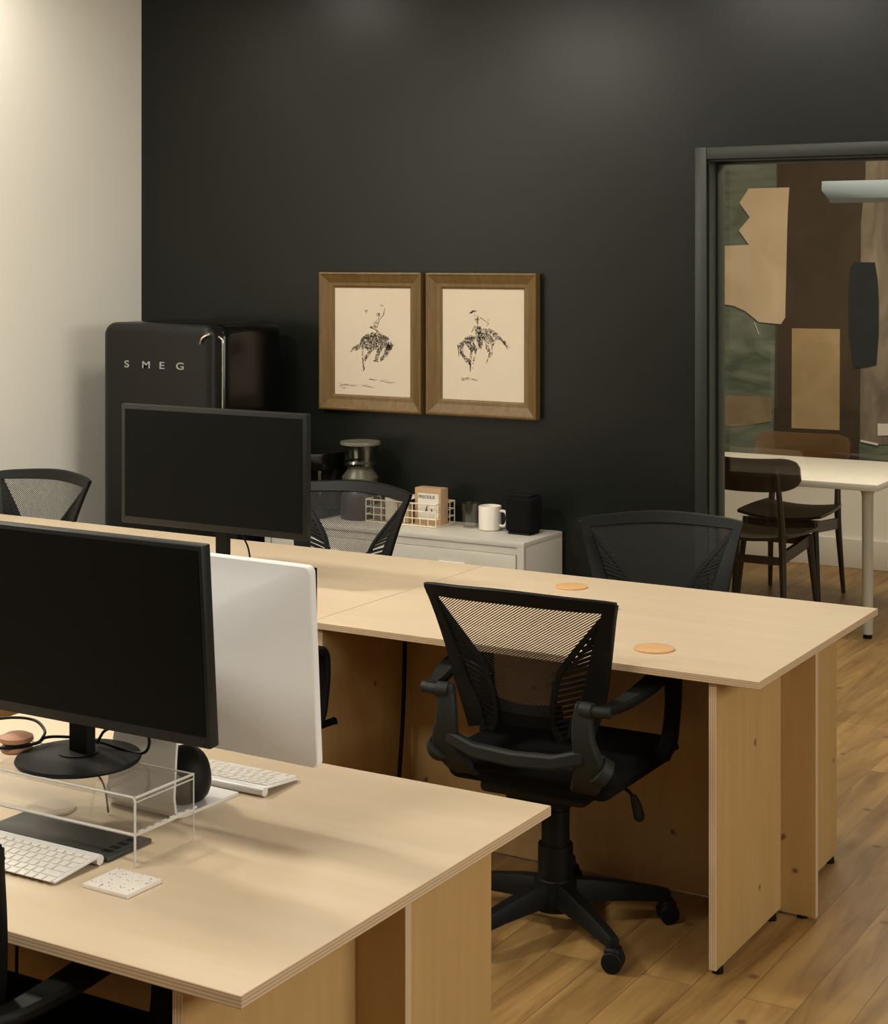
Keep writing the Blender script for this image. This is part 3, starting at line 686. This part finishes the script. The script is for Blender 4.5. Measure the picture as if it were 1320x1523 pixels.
patch('mottled_field', [(0.122, 1.089), (0.936, 1.052), (0.936, -0.73), (0.346, -0.781), (0.186, -0.79), (0.087, -0.771), (0.087, -0.171), (0.089, 0.447), (0.114, 0.694)], paintmat('mottled_taupe_paint', (.13, .105, .075), (.26, .21, .15), 3, (3, 1, 1)), d0=-.040, d1=-.0425)
patch('cream_cloth', [(-0.569, 0.653), (-0.326, 0.654), (-0.334, 0.54), (-0.339, 0.414), (-0.347, 0.072), (-0.351, -0.093), (-0.376, -0.131), (-0.509, -0.121), (-0.59, -0.059), (-0.664, -0.028), (-0.728, -0.022), (-0.728, 0.32), (-0.569, 0.326), (-0.63, 0.41), (-0.563, 0.486), (-0.627, 0.57)], paintmat('cream_linen', (.50, .37, .235), (.62, .48, .32), 2.5, bump=.25), d0=-.043, d1=-.048)
patch('tan_panel', [(-0.311, -0.153), (-0.031, -0.151), (-0.033, -0.722), (-0.313, -0.724)], paintmat('tan_linen', (.34, .235, .115), (.42, .30, .16), 5), d0=-.043, d1=-.046)
patch('tan_strip', [(-0.821, -0.556), (-0.436, -0.552), (-0.436, -0.692), (-0.637, -0.734), (-0.821, -0.737)], paintmat('dull_tan_linen', (.20, .15, .085), (.27, .20, .12), 5), d0=-.038, d1=-.041)
patch('black_shape', [(0.051, 0.227), (0.168, 0.225), (0.184, 0.127), (0.19, 0.016), (0.19, -0.169), (0.177, -0.347), (0.114, -0.363), (0.049, -0.368), (0.034, -0.272), (0.021, -0.173), (0.019, 0.051), (0.03, 0.2)], paintmat('soot_black_paint', (.009, .011, .011), (.014, .017, .017), 5, bump=.1), d0=-.043, d1=-.047)
patch('cream_scrap', [(0.184, -0.673), (0.322, -0.669), (0.322, -0.73), (0.184, -0.741)], LABELW, d0=-.043, d1=-.046)
patch('cream_scrap', [(0.087, -0.769), (0.186, -0.784), (0.184, -0.796), (0.087, -0.78)], LABELW, d0=-.043, d1=-.046)
m = MB(); m.tube([AF(-0.536, -0.124, -.047), AF(-0.52, -0.16, -.047), AF(-0.509, -0.191, -.047)], .0018, seg=5, smooth=3); m.build('loose_thread', LABELW, art)

# pendant above the meeting table
pl = thing('pendant_lamp', 'bluish white pendant lamp shade hanging over the meeting table', 'lamp', (-1.93, 8.05, 2.02))
LAMPW = plain('pale_blue_white_enamel', (.26, .31, .34), .4, var=.02)
m = MB(); secs = []
for i, x in enumerate([-.68, -.66, -.3, .3, .66, .68]):
    k = .85 if i in (0, 5) else 1
    secs.append([(x + (.03 if z < .03 and i < 2 else 0), y * k, z) for y, z in ((-.055, .105), (-.06, .06), (-.05, .02), (-.025, 0), (.025, 0), (.05, .02), (.06, .06), (.055, .105))])
m.sweep(secs); m.build('shade', LAMPW, pl)
for x in (-.5, .5):
    MB().tube([(x + .2, 0, .105), (x + .2, 0, CEIL - 2.02)], .003, seg=6).build('suspension_cable', WHITET, pl)

# meeting table
tb = thing('meeting_table', 'white rectangular meeting table with round white legs behind the glass', 'table', (-3.01, 8.0, 0))
MB().box(-.80, .80, -.43, .45, .690, .722, bev=.004).build('tabletop', WHITET, tb)
for sx in (-1, 1):
    for sy in (-1, 1):
        x = sx * .725; y = sy * .33
        m = MB(); m.lathe([(0, .69), (.045, .69), (.030, .672), (.026, .655), (.024, .02), (0, .02)], 24, c=(x, y, 0)); lg = m.build('leg', WHITEP, tb)
        MB().cyl((x, y, .010), .020, .020, seg=20).build('leg_foot', BLACKP, lg)

# dining chairs
def make_dchair(label, loc, rz, backmat):
    t = thing('dining_chair', label, 'chair', loc, rz, 'wooden chairs at the meeting table')
    m = MB(); nU, nV = 40, 8; g0 = []
    # backrest: curved rounded slab
    def bs(u, v, d):
        x = u * .255; w = math.sqrt(max(0, 1 - max(0, (abs(u) - .62) / .38) ** 2)); hh = .078 * (.38 + .62 * w)
        y = -.225 + .06 * u * u - .03 * v * .3 + d; return (x, y, .745 + v * hh + .012 * u * u)
    grid = {}
    for sd, d in ((0, -.007), (1, .007)):
        for i in range(nU + 1):
            for j in range(nV + 1):
                grid[sd, i, j] = m.bm.verts.new(bs(-1 + 2 * i / nU, -1 + 2 * j / nV, d))
    for i in range(nU):
        for j in range(nV):
            m.bm.faces.new([grid[0, i, j], grid[0, i + 1, j], grid[0, i + 1, j + 1], grid[0, i, j + 1]]); m.bm.faces.new([grid[1, i, j + 1], grid[1, i + 1, j + 1], grid[1, i + 1, j], grid[1, i, j]])
        for j in (0, nV): m.bm.faces.new([grid[0, i, j], grid[0, i + 1, j], grid[1, i + 1, j], grid[1, i, j]])
    for j in range(nV):
        for i in (0, nU): m.bm.faces.new([grid[0, i, j], grid[0, i, j + 1], grid[1, i, j + 1], grid[1, i, j]])
    m.build('backrest', backmat, t)
    # seat: saddle slab
    m = MB(); gr = {}
    for sd in (0, 1):
        for i in range(13):
            for j in range(11):
                u = -1 + i / 6; v = -1 + j / 5; wx = .235 * (1 - .06 * (1 - v) / 2 * 1.5); x = u * wx * math.sqrt(1 - .12 * v * v); y = v * .215 * math.sqrt(1 - .15 * u * u)
                gr[sd, i, j] = m.bm.verts.new((x, y, .445 + .022 * u * u - .006 * v - (.014 if sd == 0 else 0)))
    for i in range(12):
        for j in range(10):
            for sd in (0, 1): m.bm.faces.new([gr[sd, i, j], gr[sd, i + 1, j], gr[sd, i + 1, j + 1], gr[sd, i, j + 1]])
        for j in (0, 10): m.bm.faces.new([gr[0, i, j], gr[0, i + 1, j], gr[1, i + 1, j], gr[1, i, j]])
    for j in range(10):
        for i in (0, 12): m.bm.faces.new([gr[0, i, j], gr[0, i, j + 1], gr[1, i, j + 1], gr[1, i, j]])
    m.build('seat', DARKWOOD, t)
    for s in (-1, 1):
        MB().tube([(s * .20, -.235, 0), (s * .185, -.205, .30), (s * .18, -.20, .44), (s * .175, -.215, .60), (s * .165, -.232, .77)], .015, radii=[.011, .017, .018, .015, .011], seg=12, smooth=4).build('leg', DARKWOOD, t)
        MB().tube([(s * .215, .215, 0), (s * .195, .19, .25), (s * .18, .175, .425)], .015, radii=[.011, .015, .019], seg=12, smooth=4).build('leg', DARKWOOD, t)
        m = MB(); m.sweep([[(s * .18 + a, y, zc + b) for a, b in ((-.009, -.03), (.009, -.03), (.009, .025), (-.009, .025))] for y, zc in ((-.20, .37), (0, .385), (.18, .40))]); m.build('side_rail', DARKWOOD, t, smooth=False)
    m = MB(); m.box(-.185, .185, -.212, -.194, .335, .372, bev=.004); m.build('back_rail', DARKWOOD, t)
    m = MB(); m.box(-.18, .18, .165, .183, .375, .42, bev=.004); m.build('front_rail', DARKWOOD, t)
    return t
dc = make_dchair('dark wooden chair with curved backrest on the near side of meeting table', (-2.80, 7.66, 0), R(0), DARKWOOD)
d2 = make_dchair('wooden chair with brown backrest on the far side of meeting table', (-2.90, 8.40, 0), R(180), MIDWOOD)

# ---------------------------------------------------------------- monitors
def monitor(label, loc, w, h, zbot, neck_y, base_r, zoff=0, tilt=0, bez=.008):
    t = thing('computer_monitor', label, 'monitor', loc, 0)
    m = MB(); m.box(-w / 2, w / 2, -.012, .012, zbot, zbot + h, bev=.003); sh = m.build('housing', BEZEL, t)
    MB().box(-w / 2 + bez, w / 2 - bez, -.0132, -.0118, zbot + .020 if bez < .012 else zbot + .022, zbot + h - bez).build('screen', SCREEN, t, smooth=False)
    m = MB(); m.box(-w / 2 + .12, w / 2 - .12, .012, .04, zbot + .06, zbot + h - .08, bev=.012, seg=3); m.build('rear_cover', BLACKP, t)
    m = MB(); m.sweep([[(sx * .021, neck_y + sy * .011, z) for sx, sy in ((-1, -1), (1, -1), (1, 1), (-1, 1))] for z in (.01, zbot + .10)])
    m.box(-.035, .035, .035, neck_y + .01, zbot + .07, zbot + .14, bev=.004); m.build('stand_neck', BLACKP, t)
    for o in t.children:
        if o.name.split('.')[0] in ('housing', 'screen', 'rear_cover'):
            o.data.transform(Matrix.Translation((0, 0, zbot)) @ Matrix.Rotation(R(tilt), 4, 'X') @ Matrix.Translation((0, 0, -zbot)))
    MB().lathe([(0, 0), (base_r * .98, 0), (base_r, .004), (base_r * .985, .008), (base_r * .3, .014), (.035, .016), (0, .016)], 64, c=(0, neck_y - .01, 0)).build('stand_base', BLACKP, t)
    return t
ZR = .857   # top of riser
mon = monitor('large black monitor on the clear acrylic riser at the nearest desk', (-2.103, 2.215, ZR), .690, .342, .085, .055, .112, tilt=4)
mon2 = monitor('smaller black monitor on the far desk in front of the refrigerator', (-3.325, 4.18, .74), .735, .385, .157, .05, .12, bez=.016)

# iMac-like computer seen from behind
im = thing('desktop_computer', 'silver all-in-one computer seen from behind beside the large black monitor', 'computer', (-2.023, 2.44, .74), R(-2))
m = MB(); W2, z0_, z1_ = .312, .113, .474; n = 24; ring = []
def rr(u0, w_, zc, hz, r_, seg=8):
    out = []
    for cx_, cz_, a0_ in ((w_ - r_, hz - r_, 0), (-w_ + r_, hz - r_, 90), (-w_ + r_, -hz + r_, 180), (w_ - r_, -hz + r_, 270)):
        for k in range(seg + 1):
            a = R(a0_ + 90 * k / seg); out.append((u0 + cx_ + r_ * math.cos(a), zc + cz_ + r_ * math.sin(a)))
    return out
zc = (z0_ + z1_) / 2; hz = (z1_ - z0_) / 2
rings = [[(x, .020, z) for x, z in rr(0, W2 - .001, zc, hz - .001, .012)], [(x, .019, z) for x, z in rr(0, W2, zc, hz, .013)], [(x, .006, z) for x, z in rr(0, W2, zc, hz, .013)], [(x, .004, z) for x, z in rr(0, W2 - .002, zc, hz - .002, .012)]]
for k in range(1, 13):
    q = k / 13; s_ = 1 - q; rings.append([(x * s_, .004 - .040 * (1 - (1 - q) ** 2) ** 1.5 * 1.0, zc + (z - zc) * s_) for x, z in rr(0, W2 - .002, zc, hz - .002, .012 + (hz - .016) * min(1, q * 1.25))])
m.sweep(rings); m.xf(Matrix.Translation((0, 0, .29)) @ Matrix.Rotation(R(3.5), 4, 'X') @ Matrix.Translation((0, 0, -.29))); sh = m.build('aluminium_shell', ALU, im)
MB().box(-W2 + .006, W2 - .006, .0195, .0215, z0_ + .075, z1_ - .006).build('screen_glass', SCREEN, im, smooth=False)
# L stand
m = MB(); path = [(-.03, .25), (-.045, .20), (-.060, .12), (-.070, .04), (-.070, .015), (-.062, .005), (-.045, .0028), (.02, .0028), (.105, .0028)]
secs = []
for i, (y, z) in enumerate(path):
    y0_, zz0 = path[max(0, i - 1)]; y1_, zz1 = path[min(len(path) - 1, i + 1)]; l = math.hypot(y1_ - y0_, zz1 - zz0); ny, nz = -(zz1 - zz0) / l * .0028, (y1_ - y0_) / l * .0028
    w_ = .070 + .015 * min(1, i / 4)
    secs.append([(-w_ - .028, y + ny, z + nz), (w_ - .028, y + ny, z + nz), (w_ - .028, y - ny, z - nz), (-w_ - .028, y - ny, z - nz)])
m.sweep(secs); m.build('stand', ALUS, im)
# small round black speaker on the stand foot
tag(MB().lathe([(0, 0), (.028, 0), (.037, .004), (.044, .012), (.048, .023), (.050, .036), (.0495, .050), (.047, .063), (.043, .075), (.037, .085), (.029, .093), (.020, .098), (.010, .1005), (0, .101)], 48).build('desk_speaker', BLACKP, loc=(-2.018, 2.452, .7465)), 'small rounded black speaker on the foot of the silver computer', 'speaker')

# keyboards
def keyboard(label, loc, rz):
    t = thing('keyboard', label, 'keyboard', loc, rz, 'slim white keyboards on the nearest desk')
    w, d = .282, .112
    M = Matrix.Rotation(R(5.2), 4, 'X')
    m = MB(); m.box(-w / 2, w / 2, -d / 2, d / 2, -.0025, .0015, bev=.0012); m.xf(Matrix.Translation((0, 0, .0105)) @ M)
    m.tube([(-w / 2, d / 2 - .004, .0085), (w / 2, d / 2 - .004, .0085)], .0085, seg=16)
    m.build('base_plate', ALUS, t)
    rows = [[1] * 14, [1] * 13 + [1.55], [1.55] + [1] * 12 + [1], [1.8] + [1] * 11 + [1.8], [2.35] + [1] * 10 + [2.35], [1, 1, 1, 1.25, 5.3, 1.25, 1, 1, 1, 1]]
    hts = [.010, .0155, .0155, .0155, .0155, .0155]; y = d / 2 - .016
    for rw, hh in zip(rows, hts):
        gap = .0028; un = (w - .010 - gap * (len(rw) - 1)) / sum(rw); x = -w / 2 + .005
        for k in rw:
            kb = MB(); kb.box(x, x + un * k, y - hh, y, .0015, .0035, bev=.0008, seg=1); kb.xf(Matrix.Translation((0, 0, .0105)) @ M)
            kb.build('key', KEYW, t, smooth=False); x += un * k + gap
        y -= hh + .0028
    return t
kb = keyboard('white keyboard in front of the black drawing tablet, nearest desk edge', (-2.075, 2.079, .7405), R(0))
dup(kb, (-2.053, 2.612, .7405), R(180), 'white keyboard behind the silver computer on the nearest desk')

# tablet
tbt = thing('drawing_tablet', 'thin black drawing tablet lying behind the near white keyboard', 'tablet', (-2.075, 2.192, .7400))
MB().box(-.150, .145, -.048, .066, 0, .009, bev=.003).build('tablet_body', TABLET, tbt)
m = MB()
for k in range(4): m.box(.112, .130, -.028 + k * .02, -.016 + k * .02, .009, .0098, bev=.0003, seg=1)
m.build('express_keys', BLACKP, tbt)
# terrazzo coaster
tc_ = thing('terrazzo_coaster', 'square white terrazzo coaster with dark flecks on the nearest desk', 'coaster', (-1.842, 2.081, .740), R(-1))
MB().box(-.048, .048, -.041, .041, 0, .0075, bev=.0015).build('slab', TERRA, tc_)
m = MB(); m2 = MB()
for k in range(60):
    x, y = random.uniform(-.044, .044), random.uniform(-.038, .038); r_ = random.uniform(.0006, .0019); n = 5; ph = random.random() * 6; el = random.uniform(.4, 1)
    mm = m if k % 3 == 0 else m2
    mm.prism([(x + r_ * math.cos(ph + 6.283 * q / n), y + r_ * el * math.sin(ph + 6.283 * q / n)) for q in range(n)], lambda u, v, d: (u, v, d), .0074, .0077)
m.prism([(-.02, -.03), (-.014, -.031), (-.015, -.027)], lambda u, v, d: (u, v, d), .0074, .0077)
m.build('dark_flecks', CHIP, tc_, smooth=False); m2.build('tan_flecks', CHIP2, tc_, smooth=False)

# acrylic riser
rs = thing('monitor_riser', 'clear acrylic monitor riser with lower shelf under the large black monitor', 'monitor stand', (-2.15, 2.235, .74))
X0, X1, Y0, Y1, TT = -.30, .275, -.085, .068, .006
def slab(name, *b): return MB().box(*b, bev=.0015, seg=1).build(name, ACRY, rs, smooth=False)
slab('top_sheet', X0, X1, Y0, Y1, .109, .117); slab('shelf_sheet', X0 + .006, X1 - .006, Y0, Y1, .052, .058)
slab('side_sheet', X1 - .006, X1, Y0, Y1, 0, .109); slab('side_sheet', X0, X0 + .006, Y0, Y1, 0, .109)
slab('back_sheet', X0 + .006, X1 - .006, Y1 - .005, Y1, .058, .109)
m = MB()
e = .0022
m.tube([(X1, Y0, .002), (X1, Y0, .112), (X1 - .004, Y0, .117), (X0, Y0, .117)], e, seg=6); m.tube([(X1, Y0, .117), (X1, Y1, .117)], e, seg=6); m.tube([(X1, Y0, .109), (X1, Y1, .109)], .0012, seg=6)
m.tube([(X0, Y0, .055), (X1, Y0, .055)], .0028, seg=6); m.tube([(X1, Y0, .055), (X1, Y1, .055)], .0028, seg=6)
m.tube([(X1, Y1, .002), (X1, Y1, .117)], .0012, seg=6); m.tube([(X0, Y1, .117), (X1, Y1, .117)], .0014, seg=6)
m.build('polished_edges', ACRYE, rs)
m = MB()
for k in range(8):
    y = Y0 + .01 + k * .02; m.box(X1 - .002, X1 + .001, y, y + .011, .0555, .0595)
m.build('shelf_tabs', ACRYE, rs)

# coasters
def coaster(label, x, y, z, r_, grp='round wood coasters on the far desk', mat=COASTW):
    return tag(MB().cyl((0, 0, .0025), r_, .005, seg=48, bev=.0012).build('round_coaster', mat, loc=(x, y, z)), label, 'coaster', grp)
coaster('round pale wood coaster nearest the front edge of the far desk', -1.762, 4.035, .7401, .052)
coaster('round pale wood coaster close to the back edge of the far desk', -2.311, 4.66, .7401, .050)
coaster('round tan coaster lying under the clear acrylic riser', -2.208, 2.2985, .7402, .046, None, plain('greyish_cork', (.52, .42, .32), .7))
# white clip by the chair
tag(MB().box(-.03, .03, -.006, .006, 0, .006, bev=.002).build('pen', WHITET, loc=(-2.075, 4.437, .7405)), 'short white pen lying on the far desk behind the chair back', 'pen')
# leather puck on riser
pk = thing('leather_cable_holder', 'round terracotta leather holder with black cables on the acrylic riser', 'cable holder', (-2.238, 2.243, ZR))
MB().lathe([(0, 0), (.025, 0), (.029, .005), (.029, .010), (.022, .0135), (0, .014)], 32).build('lower_disc', PUCK, pk)
MB().lathe([(0, .016), (.024, .016), (.031, .021), (.030, .028), (.020, .033), (0, .034)], 32).build('upper_disc', PUCK, pk)

# cables
def cable(label, pts, r_=.0028, mat=BLACKP):
    return tag(MB().tube(pts, r_, seg=8, smooth=8).build('cable', mat), label, 'cable')
zz = ZR + .02
cable('black power cable looping from the round holder behind the monitor base', [(-2.40, 2.285, zz), (-2.31, 2.30, zz + .018), (-2.255, 2.305, zz + .020), (-2.215, 2.29, zz + .012), (-2.20, 2.272, zz + .006), (-2.205, 2.255, zz - .004), (-2.24, 2.21, zz - .006), (-2.34, 2.205, zz - .006), (-2.44, 2.215, zz - .004)])
cable('black cable from monitor neck curling up behind the silver computer stand', [(-2.235, 2.212, zz - .004), (-2.198, 2.25, zz - .002), (-2.205, 2.285, zz), (-2.17, 2.305, zz + .001), (-2.115, 2.31, zz + .002), (-2.06, 2.318, zz - .006), (-2.025, 2.325, zz - .012), (-2.003, 2.328, zz - .005), (-1.995, 2.325, zz + .02), (-1.995, 2.30, zz + .055)])
cable('black cable crossing behind the monitor neck', [(-2.10, 2.305, zz + .0), (-2.085, 2.305, zz + .022), (-2.062, 2.295, zz + .035), (-2.04, 2.272, zz + .05), (-2.02, 2.25, zz + .075)])
cable('thin black cable hanging below the acrylic riser top onto the desk', [(-2.135, 2.325, ZR - .002), (-2.128, 2.329, .82), (-2.108, 2.333, .79), (-2.098, 2.333, .7435)], .0018)
cable('black power cable hanging below the far desk down to the floor', [(-2.665, 4.26, .72), (-2.666, 4.26, .55), (-2.668, 4.25, .35), (-2.672, 4.22, .12), (-2.674, 4.16, .012)], .0065)
cable('thin black cable hanging below the near edge of nearest desk', [(-2.20, 2.25, .72), (-2.20, 2.25, .62), (-2.215, 2.25, .57), (-2.24, 2.25, .53), (-2.245, 2.25, .40), (-2.245, 2.25, .02)], .003)
cable('black cable behind the smaller monitor neck on the far desk', [(-3.30, 4.245, .92), (-3.275, 4.29, .84), (-3.28, 4.31, .76), (-3.34, 4.35, .745)], .003)

# ceiling fixtures
for loc, sx, sy, lab in (((-4.45, 2.85, 3.115), .8, .55, 'flat white ceiling light near the white wall'), ((-4.85, 4.85, 3.115), .55, .55, 'small ceiling light in front of the refrigerator'),
                         ((-2.6, 1.0, 3.115), 1.3, .6, 'flat white ceiling light above the nearest desk'), ((-2.6, 4.35, 3.115), .9, .45, 'flat white ceiling light above the far desk')):
    t = thing('ceiling_panel', lab, 'ceiling light', loc, 0, 'ceiling lights')
    MB().box(-sx / 2, sx / 2, -sy / 2, sy / 2, 0, .085, bev=.004).build('housing', WHITET, t)
